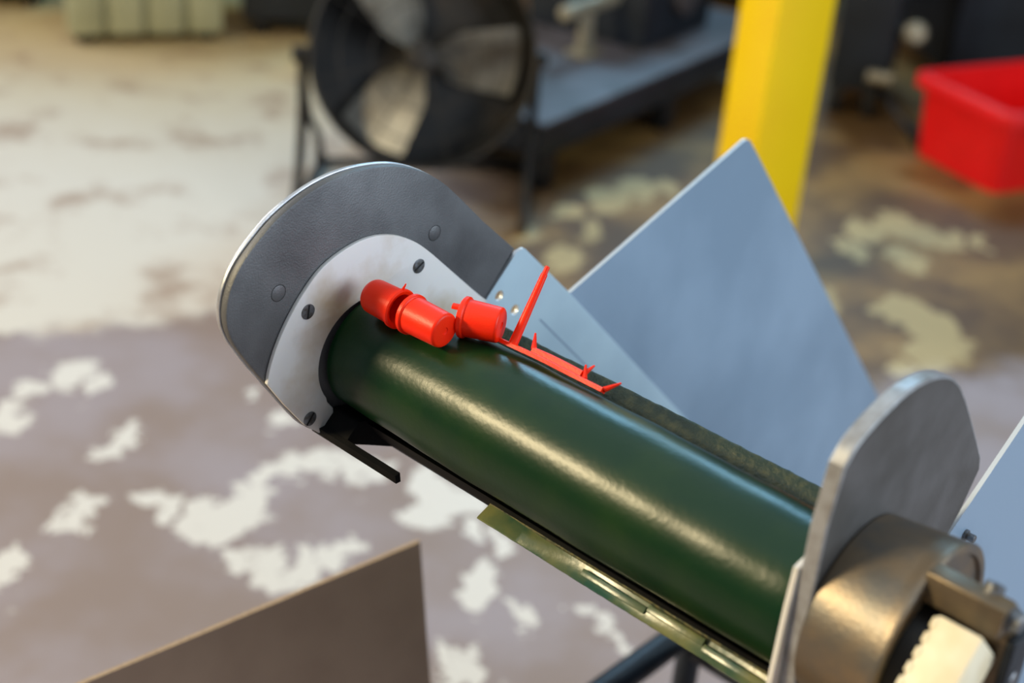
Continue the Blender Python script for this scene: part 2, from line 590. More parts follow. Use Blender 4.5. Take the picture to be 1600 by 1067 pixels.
def cleat(name, s, nb, nt_, ta, tb, m, thick=0.005, rag=0.0003, sweep=0.0):
    """upright flight with a slightly ragged free edge"""
    bm = bmesh.new()
    n = 70
    rowsA = []
    sg = 1 if nt_ > nb else -1
    for i in range(n + 1):
        t = ta + (tb - ta) * i / n
        tip = nt_ + random.uniform(-rag, rag)
        w = thick / 2
        q = max(0.0, 1 - (t - ta) / 0.09)
        sw = sweep * q * q * (3 - 2 * q) + 0.25 * sweep * math.sin((t - ta) * 60)
        ring = [(s - w, nb), (s - w * 0.9, (nb + tip) / 2), (s - w * 0.7, tip - sg * 0.0008), (s - w * 0.3, tip), (s + w * 0.3, tip),
                (s + w * 0.7, tip - sg * 0.0008), (s + w * 0.9, (nb + tip) / 2), (s + w, nb)]
        rowsA.append([bm.verts.new(S(t, q_[0] + sw * (q_[1] - nb) / (tip - nb), q_[1])) for q_ in ring])
    for A, B in zip(rowsA, rowsA[1:]):
        for k in range(8):
            j = (k + 1) % 8
            bm.faces.new((A[k], A[j], B[j], B[k]))
    bm.faces.new(rowsA[0])
    bm.faces.new(rowsA[-1])
    return obj(name, bm, m, belt, 50)


c1 = cleat('cleat', 0.052, 0.040, 0.0625, -0.566, -0.262, 'cleat')
c1['label'] = 'dirty dark green cleat standing behind the roller crest'
c2 = cleat('cleat', 0.030, -0.0385, -0.0570, -0.478, -0.262, 'cleat_clear', 0.004, 0.0001, -0.008)
c2['label'] = 'translucent green cleat hanging below the roller'
for k in range(2, 6):
    cleat('cleat', 0.052 + 0.2 * (k - 1), 0.040, 0.0625, -0.566, -0.262, 'cleat')
# added yellowish strips at the cleat feet, standing in for a line of light
bm = bmesh.new()
rod(bm, S(-0.566, 0.0465, 0.0425), S(-0.264, 0.0465, 0.0425), 0.0022, seg=8)
obj('cleat_glint', bm, 'glint', belt)
bm = bmesh.new()
rod(bm, S(-0.478, 0.0262, -0.0445), S(-0.264, 0.0262, -0.0445), 0.0017, seg=8)
obj('cleat_glint', bm, 'glint', belt)
for ta, tb, nn in ((-0.40, -0.352, -0.0508), (-0.352, -0.312, -0.0488), (-0.312, -0.27, -0.0515)):
    bm = bmesh.new()
    box(bm, (ta + 0.0006, 0.0255, nn - 0.0022), (tb, 0.0282, nn + 0.0022), 0.0004)
    for v in bm.verts:
        v.co = Vector(S(*v.co))
    obj('cleat_rib', bm, 'cleat_clear', belt)

# ---- left side plate (seen from inside)
D_arc = [(-0.0421, -0.0486), (-0.0556, -0.0373), (-0.0856, 0.0046), (-0.1036, 0.0305), (-0.1118, 0.0450), (-0.1150, 0.0582), (-0.1137, 0.0704),
         (-0.1093, 0.0816), (-0.1022, 0.0918), (-0.0904, 0.1028), (-0.0763, 0.1132), (-0.0571, 0.1221), (-0.0375, 0.1274), (-0.0173, 0.1292),
         (0.0036, 0.1276), (0.0226, 0.1235), (0.0425, 0.1153), (0.0604, 0.1043), (0.0762, 0.0909), (0.1064, 0.0619)]
D_out = smooth_poly(D_arc, 4) + [(0.1384, 0.0316), (0.1107, 0.0012), (0.0620, -0.0460), (0.0400, -0.0560), (0.0, -0.0450), (-0.0260, -0.0500)]
D_out = [(0.02 + (q - 0.02) * (1 - 0.017 * min(1, max(0, (w_ - 0.01) / 0.05))), 0.02 + (w_ - 0.02) * (1 - 0.017 * min(1, max(0, (w_ - 0.01) / 0.05)))) for q, w_ in D_out[:-6]] + D_out[-6:]
bm = bmesh.new()
prism(bm, D_out, TL - 0.006, TL, fn=lambda x, u, v: L(x, u, v), bevel=0.0014)
sp = obj('side_plate', bm, 'plate', cv, 40)
sp['label'] = 'dark grey rounded side plate at the far end of the roller'
bm = bmesh.new()
cx, cz = 0.0, 0.04
D_back = [(cx + (u - cx) * 1.005, cz + (v - cz) * 1.005) for u, v in D_out[:-6]] + [(0.1392, 0.0316), (0.1107, 0.0012), (0.0620, -0.0460), (0.0400, -0.0560), (0.0, -0.0450), (-0.0260, -0.0500)]
prism(bm, D_back, TL - 0.0095, TL - 0.0064, fn=lambda x, u, v: L(x, u, v), bevel=0.0006)
o = obj('backing_plate', bm, 'alu', sp, 40)
o['label'] = 'bright aluminium sheet edge behind the grey plate'

# white wear plate round the roller end, with a round opening
Wh = [(-0.0856, 0.0046), (-0.0836, 0.0142), (-0.0782, 0.0281), (-0.0696, 0.0431), (-0.0570, 0.0589), (-0.0419, 0.0718), (-0.0222, 0.0792), (-0.0028, 0.0812),
      (0.0165, 0.0771), (0.0338, 0.0683), (0.0489, 0.0566), (0.0712, 0.0357), (0.0983, 0.0102), (0.1096, 0.0004)]
RO = 0.0400
ox, oz = -0.0048, -0.0008
arc_in = [(ox + RO * math.cos(math.radians(a)), oz + RO * math.sin(math.radians(a))) for a in range(-20, 218, 6)]
low = [(-0.0372, -0.0265), (-0.0322, -0.0330), (-0.0318, -0.0385), (-0.0365, -0.0462), (-0.0400, -0.0490), (-0.0440, -0.0476), (-0.0556, -0.0373), (-0.0722, -0.0154)]
W_out = smooth_poly(Wh, 4) + [(0.075, -0.034)] + arc_in + low
bm = bmesh.new()
prism(bm, W_out, TL + 0.0002, TL + 0.0032, fn=lambda x, u, v: L(x, u, v), bevel=0.0006)
o = obj('wear_plate', bm, 'wear', sp, 40)
o['label'] = 'white plastic wear plate with grimy stains round the roller end'


def slotted_screw(parent, t, b, z, r, ang, out=1):
    """countersunk head flush with the sheet plus its slot, as one screw"""
    bm = bmesh.new()
    lathe(bm, [(-0.0004, 0), (-0.0004, r), (0.0003 * out + 0.0002, r), (0.0006 * out, r * 0.93), (0.0006 * out, 0)], 28, Matrix.Translation(L(t, b, z)))
    o = obj('screw', bm, 'screw', parent)
    bm = bmesh.new()
    mtx = Matrix.Translation(L(t, b, z)) @ Matrix.Rotation(ang, 4, 'X')
    box(bm, (0.0001, -r * 0.9, -r * 0.13), (0.00075, r * 0.9, r * 0.13), 0, mtx)
    obj('screw_slot', bm, 'slot', parent)
    return o


for (b, z, an) in ((-0.0539, 0.0451, 1.45), (0.0400, 0.0484, 0.5), (-0.0519, -0.0334, 0.9)):
    slotted_screw(sp, TL + 0.0032, b, z, 0.0051, an)
for (b, z) in ((-0.0742, 0.0630), (0.0565, 0.0665)):
    bm = bmesh.new()
    lathe(bm, [(-0.001, 0), (-0.001, 0.0052), (0.00005, 0.0052), (0.00025, 0.0049), (0.00025, 0)], 28, Matrix.Translation(L(TL, b, z)))
    obj('flush_plug', bm, 'plate', sp)
    bm = bmesh.new()
    lathe(bm, [(0.0000, 0.0052), (0.0001, 0.0052), (0.0001, 0.0056), (0.0000, 0.0056)], 28, Matrix.Translation(L(TL, b, z)), closed=True)
    obj('plug_gap', bm, 'slot', sp)

bm = bmesh.new()
prism(bm, [(0.0700, -0.03), (0.0700, 0.1175), (0.0835, 0.1190), (0.0835, -0.03)], TL - 0.0085, TL - 0.0045, fn=lambda x, q, n: S(x, q, n))
obj('gap_shade_strip', bm, 'slot', sp)  # added dark strip, gives the joint gap its shade
# bent tab under the left plate and the dark cross bar under the roller
bm = bmesh.new()
prism(bm, [(-0.0440, -0.0440), (-0.0425, -0.0505), (-0.0385, -0.0505), (-0.0395, -0.0435)], TL - 0.006, -0.532, fn=lambda x, u, v: L(x, u, v), bevel=0.0004)
o = obj('support_tab', bm, 'matte', cv)
o['label'] = 'black tab sticking out under the white wear plate'
bm = bmesh.new()
prism(bm, fillet([(-0.042, -0.046), (-0.02, -0.056), (0.02, -0.075), (0.04, -0.07), (0.0, -0.040), (-0.03, -0.034)], 0.003, 3), TL + 0.0005, TL + 0.026, fn=lambda x, u, v: L(x, u, v), bevel=0.0008)
obj('corner_bracket', bm, 'matte', cv)
bm = bmesh.new()
prism(bm, [(0.010, -0.0428), (0.016, -0.0412), (0.062, -0.0360), (0.062, -0.0455), (0.030, -0.0455)], TL + 0.001, TR - 0.0125, fn=lambda x, s, n: S(x, s, n), bevel=0.0006)
o = obj('cross_bar', bm, 'matte', cv)
o['label'] = 'black cross bar below the roller'

# ---- left guide sheet with two screw holes, and its flared wing
def hole(s, n, r, k=20):
    return [(s + r * math.cos(2 * PI * i / k), n + r * math.sin(2 * PI * i / k)) for i in range(k)]


bm = bmesh.new()
gl = [(0.0812, 0.1200), (0.0860, 0.1262), (0.1700, 0.1284), (1.16, 0.1290), (1.16, -0.035), (0.0812, -0.035)]
prism(bm, fillet(gl, [0.0, 0.004, 0, 0.01, 0.01, 0.0], 4), TL - 0.0040, TL - 0.0012, fn=lambda x, s, n: S(x, s, n),
      holes=[hole(0.0919, 0.0877, 0.0042), hole(0.1169, 0.0883, 0.0042)], side_mat=1)
guide = obj('guide_sheet', bm, ['guide', 'edge'], cv, 40)
guide['label'] = 'pale blue-grey guide sheet beside the grey side plate'
KW = math.tan(math.radians(6))


def wing_fn(x, s, n):
    return S(TL - 0.0012 - KW * (n - 0.128) + x, s, n)


wl = [(0.150, 0.096), (0.3075, 0.3560), (0.3400, 0.3550), (0.6418, 0.3415), (0.8389, 0.3325), (1.05, 0.3240), (1.05, 0.096)]
wl = fillet(wl, [0, 0.016, 0.03, 0, 0, 0.02, 0], 6)
bm = bmesh.new()
prism(bm, wl, -0.0062, -0.0032, fn=wing_fn, side_mat=1)
o = obj('guide_wing', bm, ['wing', 'edge'], cv, 30)
o['label'] = 'tall slanted blue-grey wing sheet in front of the yellow post'

# ---- right side plate, seen from outside
RD = [(-0.0335, 0.1035), (-0.0231, 0.1138), (-0.0010, 0.1221), (0.0228, 0.1257), (0.0501, 0.1216), (0.0717, 0.1110), (0.0910, 0.0922), (0.1179, 0.0593), (0.1340, 0.0385)]
R_out = smooth_poly(RD, 5) + [(0.1376, 0.0290), (0.1251, 0.0047), (0.1125, -0.0094), (0.04, -0.085), (-0.0340, -0.085), (-0.0376, 0.0), (-0.0385, 0.070)]
bm = bmesh.new()
prism(bm, R_out, TR - 0.009, TR, fn=lambda x, u, v: L(x, u, v), bevel=0.0012, side_mat=1)
sr = obj('side_plate', bm, ['plate_raw', 'lit_edge'], cv, 22)
sr['label'] = 'worn grey side plate at the near end carrying the round housing'
bm = bmesh.new()
RWp = [(0.048 * math.cos(math.radians(a)), 0.004 + 0.048 * math.sin(math.radians(a))) for a in range(20, 125, 7)]
RWp += [(-0.0395, 0.043), (-0.0415, 0.02), (-0.0430, -0.03), (-0.0425, -0.082), (0.0, -0.085)]
prism(bm, RWp, TR - 0.0124, TR - 0.0092, fn=lambda x, u, v: L(x, u, v), bevel=0.0006)
o = obj('wear_plate', bm, 'wear', sr, 40)
o['label'] = 'white plastic wear plate edge against the near side plate'

# right guide sheet
bm = bmesh.new()
rg = [(0.1195, -0.0085), (0.2450, 0.0735), (0.47, -0.10), (0.85, -0.55), (0.85, -0.78), (0.70, -0.78), (0.085, -0.16), (0.085, -0.05)]
prism(bm, fillet(rg, [0, 0.02, 0.02, 0.01, 0.01, 0.01, 0.01, 0], 4), TR - 0.0035, TR - 0.0008, fn=lambda x, u, v: L(x, u + 0.0015, v), side_mat=1)
o = obj('guide_sheet', bm, ['wing', 'edge'], cv, 30)
o['label'] = 'pale blue-grey guide sheet at the right frame edge'
bm = bmesh.new()
lathe(bm, [(0, 0), (0, 0.0035), (0.002, 0.0035), (0.002, 0.0024), (0.0065, 0.0024), (0.007, 0.0020), (0.007, 0)], 18, Matrix.Translation(L(TR - 0.001, 0.1440, -0.0205)))
o = obj('bolt', bm, 'screw', cv)
o['label'] = 'small steel bolt beside the round housing'

# ---- round housing and take-up bracket on the near plate
hb, hz = 0.006, 0.004
bm = bmesh.new()
lathe(bm, [(0, 0.030), (0, 0.0495), (0.0012, 0.0508), (0.034, 0.0545), (0.0395, 0.0550), (0.0415, 0.0558), (0.0440, 0.0556), (0.0448, 0.0545), (0.0448, 0.0505), (0.0425, 0.0495), (0.0425, 0)], 64, Matrix.Translation(L(TR, hb, hz)))
hs = obj('bearing_housing', bm, 'housing', cv, 40)
hs['label'] = 'round grey-brown bearing housing'
TH = TR + 0.0425
bm = bmesh.new()
lathe(bm, [(0, 0.0), (0, 0.036), (0.012, 0.034), (0.014, 0.030), (0.014, 0)], 40, Matrix.Translation(L(TH, -0.002, 0.0)))
obj('hub', bm, 'black', hs)
bm = bmesh.new()
br = fillet([(-0.0165, 0.0435), (-0.0150, 0.0595), (-0.004, 0.0595), (0.010, 0.046), (0.012, -0.02), (0.002, -0.02), (0.000, 0.040)], 0.002, 3)
prism(bm, br, TH, TH + 0.040, fn=lambda x, u, v: L(x, u, v), bevel=0.0012)
o = obj('take_up_bracket', bm, 'bracket', hs, 30)
o['label'] = 'tan steel bracket over the bright block'
bm = bmesh.new()
box(bm, (TH + 0.014, -0.052, -0.075), (TH + 0.037, -0.014, 0.0165), 0.0016)
for v in bm.verts:
    v.co = Vector(S(*v.co))
bo = obj('shaft_block', bm, 'lamplit', hs)
bo['label'] = 'block on the shaft end, lamp glare in its cream colour'
for k in range(11):
    bm = bmesh.new()
    zz = 0.012 - k * 0.0078
    box(bm, (TH + 0.0130, -0.0526, zz - 0.0028), (TH + 0.016, -0.030, zz + 0.0028), 0.0009)
    for v in bm.verts:
        v.co = Vector(S(*v.co))
    obj('grip_ridge', bm, 'lamplit', hs)
for (t, b, z, d) in ((TH + 0.028, -0.004, 0.0560, (0, 0.5, 1)), (TH + 0.040, -0.006, 0.051, (1, 0, 0)), (TH + 0.040, 0.006, 0.010, (1, 0, 0))):
    bm = bmesh.new()
    lathe(bm, [(0, 0), (0, 0.0062), (0.0012, 0.0062), (0.0012, 0.0050), (0.0055, 0.0050), (0.0062, 0.0042), (0.0062, 0)], 6 * 3, aim_x(L(t, b, z), d))
    obj('bolt', bm, 'screw', hs)
bm = bmesh.new()
box(bm, (TH + 0.040, -0.002, AX - 0.045), (TH + 0.045, 0.020, AX + 0.036), 0.0015)
obj('end_plate', bm, 'dark_machine', hs)

# ---- stand under the conveyor
bm = bmesh.new()
for tt in (TL - 0.030, TR + 0.010):
    rod(bm, L(tt, 0.26, 0.5 - AX), L(tt, 0.95, 0.5 - AX), 0.016)
    obj('stand_rail', bm, 'tube', cv)
    bm = bmesh.new()
    for bb in (0.52, 0.86):
        rod(bm, L(tt, bb, 0.03 - AX), L(tt, bb, 0.5 - AX), 0.014)
        obj('stand_leg', bm, 'tube', cv)
        bm = bmesh.new()
        lathe(bm, [(0, 0), (0, 0.026), (0.006, 0.026), (0.012, 0.012), (0.03, 0.012), (0.03, 0)], 20, aim_x(L(tt, bb, -AX), (0, 0, 1)))
        obj('levelling_foot', bm, 'black', cv)
        bm = bmesh.new()
bm.free()
bm = bmesh.new()
rod(bm, L(TL - 0.03, 0.52, 0.47 - AX), L(TR + 0.01, 0.52, 0.47 - AX), 0.012)
obj('stand_cross_tube', bm, 'tube', cv)
bm = bmesh.new()
prism(bm, [(0.16, -0.030), (0.16, 0.034), (1.14, 0.034), (1.14, 0.02), (0.9, 0.0), (0.5, -0.012)], t0 + 0.004, t1 - 0.004, fn=lambda x, s, n: S(x, s, n))
obj('slider_bed', bm, 'black', cv)

# ------------------------------------------------------------------ red moulded parts on the belt
RUN_AX = Vector((math.cos(RZ), math.sin(RZ), 0))


def cap_parts(root, nib=False, tab=False, length=0.030, dome=True):
    """cap along local +X: open flange at 0, closed end at +length, axis at local z = 0.0142"""
    up = Matrix.Translation((0, 0, 0.0142))
    bm = bmesh.new()
    e = 0.006 if dome else 0.0022
    prof = [(0.0, 0.0105), (0.0, 0.0124), (0.003, 0.0126), (length - e, 0.0120)]
    for k in range(1, 7):
        a = k / 6 * PI / 2
        prof.append((length - e + e * math.sin(a), 0.0120 - e * (1 - math.cos(a))))
    prof += [(length, 0.0026), (length - 0.0007, 0.0022), (length - 0.0007, 0.0)]
    lathe(bm, prof, 48, up)
    lathe(bm, [(0.0, 0.0105), (length - 0.003, 0.0102), (length - 0.003, 0)], 48, up)
    bmesh.ops.remove_doubles(bm, verts=bm.verts[:], dist=1e-6)
    obj('cap_body', bm, 'red', root, 40)
    bm = bmesh.new()
    lathe(bm, [(-0.0004, 0.0109), (-0.0008, 0.0130), (0.0002, 0.0140), (0.0026, 0.0140), (0.0034, 0.0132), (0.0036, 0.0122), (0.0030, 0.0109)], 48, up, closed=True)
    obj('flange', bm, 'red', root, 40)
    if nib:
        bm = bmesh.new()
        rod(bm, up @ Vector((0.001, -0.002, 0.0132)), up @ Vector((-0.001, -0.003, 0.0185)), 0.0011, 0.0004, 8)
        obj('gate_nib', bm, 'red', root)
    if tab:
        bm = bmesh.new()
        prism(bm, fillet([(0.010, -0.003), (0.0165, -0.002), (0.0185, 0.0), (0.0165, 0.002), (0.010, 0.003)], 0.0008, 3), -0.0075, 0.001,
              fn=lambda x, u, v: (x, v, u * 0.35 + 0.0142 + 0.002))
        obj('hinge_tab', bm, 'red', root)


def place_cap(name, label, t_mid, beta, yaw, flip, pitch=0.0, **kw):
    """beta: direction round the roller from the vertical (towards the line's +Y); flip: closed end points along -X"""
    K = 0.93
    rr = R + 0.0142 * K - 0.0006
    c = Vector((t_mid, rr * math.sin(beta), rr * math.cos(beta)))
    wpos = cvw(*c)
    d = Vector((math.cos(yaw), math.sin(yaw), math.sin(pitch)))
    if flip:
        d = -d
    d = (Matrix.Rotation(RZ, 3, 'Z') @ d).normalized()
    zup = Vector((0, 0, 1))
    y = zup.cross(d).normalized()
    zz = d.cross(y)
    Rm = Matrix((d, y, zz)).transposed()
    root = thing(name, (0, 0, 0), 0, label, 'cap', 'red moulded caps on the belt')
    ln = kw.get('length', 0.030)
    base = wpos - d * (ln / 2 * K) - zz * 0.0142 * K
    root.matrix_world = Matrix.Translation(base) @ Rm.to_4x4() @ Matrix.Scale(K, 4)
    cap_parts(root, **kw)
    return root


place_cap('plastic_cap', 'red plastic cap with rounded end, nearest the white wear plate', -0.5755, -0.31, 0.02, True, nib=True, length=0.030)
place_cap('plastic_cap', 'middle red plastic cap with flat end turned to the camera', -0.5385, -0.29, 0.02, False, length=0.032, dome=False)
place_cap('plastic_cap', 'red plastic cap with its thin flange edge-on, next to the red stick', -0.5165, 0.17, 0.42, False, tab=True, length=0.027, dome=False)

# runner with sprue stick and spikes, lying along the crest
rn = thing('moulding_runner', cvw(-0.49, 0.012, R), RZ, 'red plastic moulding runner with upright stick and small spikes', 'plastic runner')


def rl(t, b, z):                   # conveyor frame to runner's local frame
    return Vector((t + 0.49, b - 0.012, z - R))


def flat_bar(name, pts, w, h):
    bm = bmesh.new()
    P = smooth_poly3(pts, 6)
    rows = []
    for i, p in enumerate(P):
        d = (P[min(i + 1, len(P) - 1)] - P[max(i - 1, 0)]).normalized()
        side = Vector((0, 0.78, -0.62))
        side = (side - d * side.dot(d)).normalized()
        up = d.cross(side).normalized()
        if up.z < 0:
            up = -up
        q = [(-1, -1), (-1, .6), (-.7, 1), (.7, 1), (1, .6), (1, -1)]
        rows.append([bm.verts.new(p + side * w / 2 * u + up * h / 2 * v) for u, v in q])
    for A, B in zip(rows, rows[1:]):
        for k in range(6):
            bm.faces.new((A[k], A[(k + 1) % 6], B[(k + 1) % 6], B[k]))
    bm.faces.new(rows[0])
    bm.faces.new(rows[-1])
    return obj(name, bm, 'red', rn, 40)


flat_bar('runner_bar', [rl(-0.520, 0.0140, 0.0432), rl(-0.500, 0.0145, 0.0438), rl(-0.475, 0.0175, 0.0428), rl(-0.452, 0.0200, 0.0412), rl(-0.4285, 0.0215, 0.0404)], 0.0058, 0.0030)
flat_bar('side_runner', [rl(-0.484, 0.0215, 0.0432), rl(-0.468, 0.0232, 0.0430), rl(-0.447, 0.0245, 0.0420)], 0.0060, 0.0038)


def taper(name, a, b, r0, r1, seg=14):
    bm = bmesh.new()
    rod(bm, rl(*a), rl(*b), r0, r1, seg)
    return obj(name, bm, 'red', rn, 40)


taper('sprue_stick', (-0.4960, 0.0155, 0.0440), (-0.4985, 0.0425, 0.0830), 0.0030, 0.0021)
taper('stick_tip', (-0.4985, 0.0420, 0.0823), (-0.4988, 0.0452, 0.0869), 0.0017, 0.0015)
taper('spike', (-0.4840, 0.0215, 0.0440), (-0.4885, 0.0270, 0.0515), 0.0018, 0.0006, 8)
taper('spike', (-0.4470, 0.0250, 0.0420), (-0.4440, 0.0310, 0.0470), 0.0017, 0.0006, 8)
taper('spike', (-0.4440, 0.0225, 0.0410), (-0.4480, 0.0275, 0.0470), 0.0017, 0.0006, 8)
taper('spike', (-0.4290, 0.0220, 0.0405), (-0.4225, 0.0300, 0.0450), 0.0018, 0.0006, 8)

# ------------------------------------------------------------------ cardboard box below the nose
bx = thing('cardboard_box', cvw(-0.47, -0.13, -AX), RZ, 'brown cardboard box with a raised flap under the conveyor nose', 'box')
BX0, BX1, BY0, BY1, BH = -0.25, 0.24, -0.22, 0.30, 0.485
T = 0.005
for nm, lo, hi in (('wall', (BX0, BY0, 0.004), (BX0 + T, BY1, BH)), ('wall', (BX1 - T, BY0, 0.004), (BX1, BY1, BH)),
                   ('wall', (BX0 + T, BY0, 0.004), (BX1 - T, BY0 + T, BH)), ('wall', (BX0 + T, BY1 - T, 0.004), (BX1 - T, BY1, BH)),
                   ('bottom_panel', (BX0, BY0, 0), (BX1, BY1, 0.004))):
    bm = bmesh.new()
    box(bm, lo, hi, 0.0012)
    obj(nm, bm, 'cardboard', bx)


def flap(p_far, p_near, h_far, h_near, lean, bow):
    """upright flap on the left wall: slightly bowed sheet with thickness"""
    bm = bmesh.new()
    n, m = 16, 8
    A = []
    for i in range(n + 1):
        u = i / n
        row = []
        for j in range(m + 1):
            v = j / m
            h = h_far + (h_near - h_far) * u
            y = p_far[1] + (p_near[1] - p_far[1]) * u
            x = p_far[0] + (p_near[0] - p_far[0]) * u + lean * v * (1 - 0.25 * u) - bow * math.sin(u * PI) * v
            z = BH + h * v - 0.006 * math.sin(u * PI) * v
            row.append((x, y, z))
        A.append(row)
    F = [[bm.verts.new(Vector(q) + Vector((0.002, 0, 0))) for q in r] for r in A]
    B = [[bm.verts.new(Vector(q) - Vector((0.002, 0, 0))) for q in r] for r in A]
    for i in range(n):
        for j in range(m):
            bm.faces.new((F[i][j], F[i + 1][j], F[i + 1][j + 1], F[i][j + 1]))
            bm.faces.new((B[i][j], B[i][j + 1], B[i + 1][j + 1], B[i + 1][j]))
    for i in range(n):
        for j, mi in ((0, 0), (m, 1)):
            f = bm.faces.new((F[i][j], F[i + 1][j], B[i + 1][j], B[i][j]))
            f.material_index = mi
    for j in range(m):
        for i in (0, n):
            f = bm.faces.new((F[i][j], F[i][j + 1], B[i][j + 1], B[i][j]))
            f.material_index = 1
    return obj('flap', bm, ['cardboard', 'card_edge'], bx, 40)


def to_box(w):
    return bx_inv @ Vector(w)


bx_inv = (Matrix.Translation(cvw(-0.47, -0.13, -AX)) @ Matrix.Rotation(RZ, 4, 'Z')).inverted()
far_top = to_box((-0.073, 1.102, 0.68))
near_top = to_box((-0.350, 0.852, 0.68))
lean = -0.03
flap((far_top.x - lean, far_top.y), (near_top.x - lean * 0.75, near_top.y), 0.68 - BH, 0.68 - BH, lean, 0.006)

# ------------------------------------------------------------------ yellow post
pw = thing('steel_post', (0.552, 3.13, 0), 0, 'yellow painted steel column behind the blue-grey wing sheet', 'post')
ang = math.radians(-55)
FW, DP, TF = 0.122, 0.190, 0.012


def post_pt(u, v, z):
    c, s_ = math.cos(ang), math.sin(ang)
    return Vector((c * u - s_ * v, s_ * u + c * v, z))


for nm, lo, hi in (('flange', (-FW / 2, -DP / 2, 0.016), (FW / 2, -DP / 2 + TF, 2.6)), ('web', (FW / 2 - 0.036, -DP / 2 + TF, 0.016), (FW / 2 - 0.022, DP / 2, 2.6)),
                   ('flange', (-FW / 2, DP / 2 - TF, 0.016), (FW / 2 - 0.037, DP / 2, 2.6)), ('base_plate', (-0.10, -0.12, 0), (0.10, 0.12, 0.015))):
    bm = bmesh.new()
    box(bm, lo, hi, 0.002)
    for v in bm.verts:
        v.co = post_pt(*v.co)
    obj(nm, bm, 'yellow', pw)

# ------------------------------------------------------------------ red tote
tt = thing('storage_tote', (1.36, 4.16, 0), 0, 'bright red plastic tote standing on the floor at the right', 'tote')
u = Vector((0.475, -0.88, 0)).normalized()
v = Vector((0.88, 0.475, 0)).normalized()
TC = Vector((1.15, 4.24, 0)) + u * 0.21 + v * 0.31 - Vector((1.36, 4.16, 0))
LU, LV, HT = 0.21, 0.31, 0.25


def ring(lu, lv, z, r=0.035, seg=6):
    pts = fillet([(-lu, -lv), (lu, -lv), (lu, lv), (-lu, lv)], r, seg)
    return [TC + u * a + v * b + Vector((0, 0, z)) for a, b in pts]


def skin(bm, rings, cap0=False, cap1=False):
    V = [[bm.verts.new(p) for p in r] for r in rings]
    for A, B in zip(V, V[1:]):
        n = len(A)
        for k in range(n):
            bm.faces.new((A[k], A[(k + 1) % n], B[(k + 1) % n], B[k]))
    if cap0:
        bm.faces.new(V[0])
    if cap1:
        bm.faces.new(V[-1])


bm = bmesh.new()
skin(bm, [ring(LU - 0.04, LV - 0.04, 0.004), ring(LU - 0.036, LV - 0.036, 0.0), ring(LU - 0.02, LV - 0.02, HT), ring(LU - 0.024, LV - 0.024, HT), ring(LU - 0.042, LV - 0.042, 0.008)][1:], True, True)
obj('tote_body', bm, 'tote', tt, 40)
bm = bmesh.new()
skin(bm, [ring(LU - 0.023, LV - 0.023, HT - 0.004), ring(LU - 0.023, LV - 0.023, HT + 0.006), ring(LU - 0.004, LV - 0.004, HT + 0.006), ring(LU, LV, HT), ring(LU, LV, HT - 0.035), ring(LU - 0.004, LV - 0.004, HT - 0.035), ring(LU - 0.006, LV - 0.006, HT - 0.004), ring(LU - 0.023, LV - 0.023, HT - 0.004)])
obj('rim', bm, 'tote', tt, 40)

# ------------------------------------------------------------------ floor fan
FC = Vector((-0.285, 3.46, 0.415))
FR = 0.272
fan = thing('floor_fan', (FC.x, FC.y, 0), 0, 'black round floor fan with grey blades on a tube stand', 'fan')
axis = Vector((0.18, -0.93, 0.32)).normalized()
fm = aim_x((0, 0, FC.z), axis)


def fp(ax, r, a):
    return fm @ Vector((ax, r * math.cos(a), r * math.sin(a)))


bm = bmesh.new()
lathe(bm, [(-0.085, FR), (-0.088, FR + 0.004), (-0.085, FR + 0.008), (0.085, FR + 0.008), (0.088, FR + 0.004), (0.085, FR)], 64, fm, closed=True)
obj('drum', bm, 'fan_black', fan)
bm = bmesh.new()
lathe(bm, [(0.03, 0), (0.03, 0.03), (0.022, 0.042), (-0.05, 0.046), (-0.08, 0.040), (-0.08, 0)], 32, fm)
obj('motor_hub', bm, 'fan_black', fan)
for k in range(3):
    bm = bmesh.new()
    a0 = math.radians(238 + 120 * k)
    n = 8
    rows = []
    for i in range(n + 1):
        r = 0.04 + (FR - 0.062) * i / n
        w = min(0.62, (0.058 + 0.030 * i / n) / r)
        tw = 1.0 - 0.35 * i / n
        rows.append([(fp(0.06 * tw * q + 0.002, r, a0 + w * q), fp(0.06 * tw * q - 0.002, r, a0 + w * q)) for q in (-1, -.5, 0, .5, 1)])
    F = [[bm.verts.new(q[0]) for q in r] for r in rows]
    B = [[bm.verts.new(q[1]) for q in r] for r in rows]
    for i in range(n):
        for j in range(4):
            bm.faces.new((F[i][j], F[i][j + 1], F[i + 1][j + 1], F[i + 1][j]))
            bm.faces.new((B[i][j], B[i + 1][j], B[i + 1][j + 1], B[i][j + 1]))
        for j in (0, 4):
            bm.faces.new((F[i][j], F[i + 1][j], B[i + 1][j], B[i][j]))
    for i in (0, n):
        for j in range(4):
            bm.faces.new((F[i][j], F[i][j + 1], B[i][j + 1], B[i][j]))
    obj('blade', bm, 'blade', fan)
for rr in (0.13, 0.21):
    bm = bmesh.new()
    tube_path(bm, [fp(0.088, rr, 2 * PI * k / 40) for k in range(40)], 0.0016, 6, True)
    obj('guard_ring', bm, 'fan_black', fan)
for k in range(8):
    bm = bmesh.new()
    a = 2 * PI * (k + 0.3) / 8
    rod(bm, fp(0.088, 0.03, a), fp(0.088, FR + 0.004, a), 0.0016, seg=6, rounded=False)
    obj('guard_spoke', bm, 'fan_black', fan)
bm = bmesh.new()
lathe(bm, [(-0.092, 0), (-0.092, FR + 0.002), (-0.086, FR + 0.002), (-0.086, 0)], 48, fm)
obj('back_cover', bm, 'fan_black', fan)
side = Vector((0.98, 0.19, 0)).normalized()
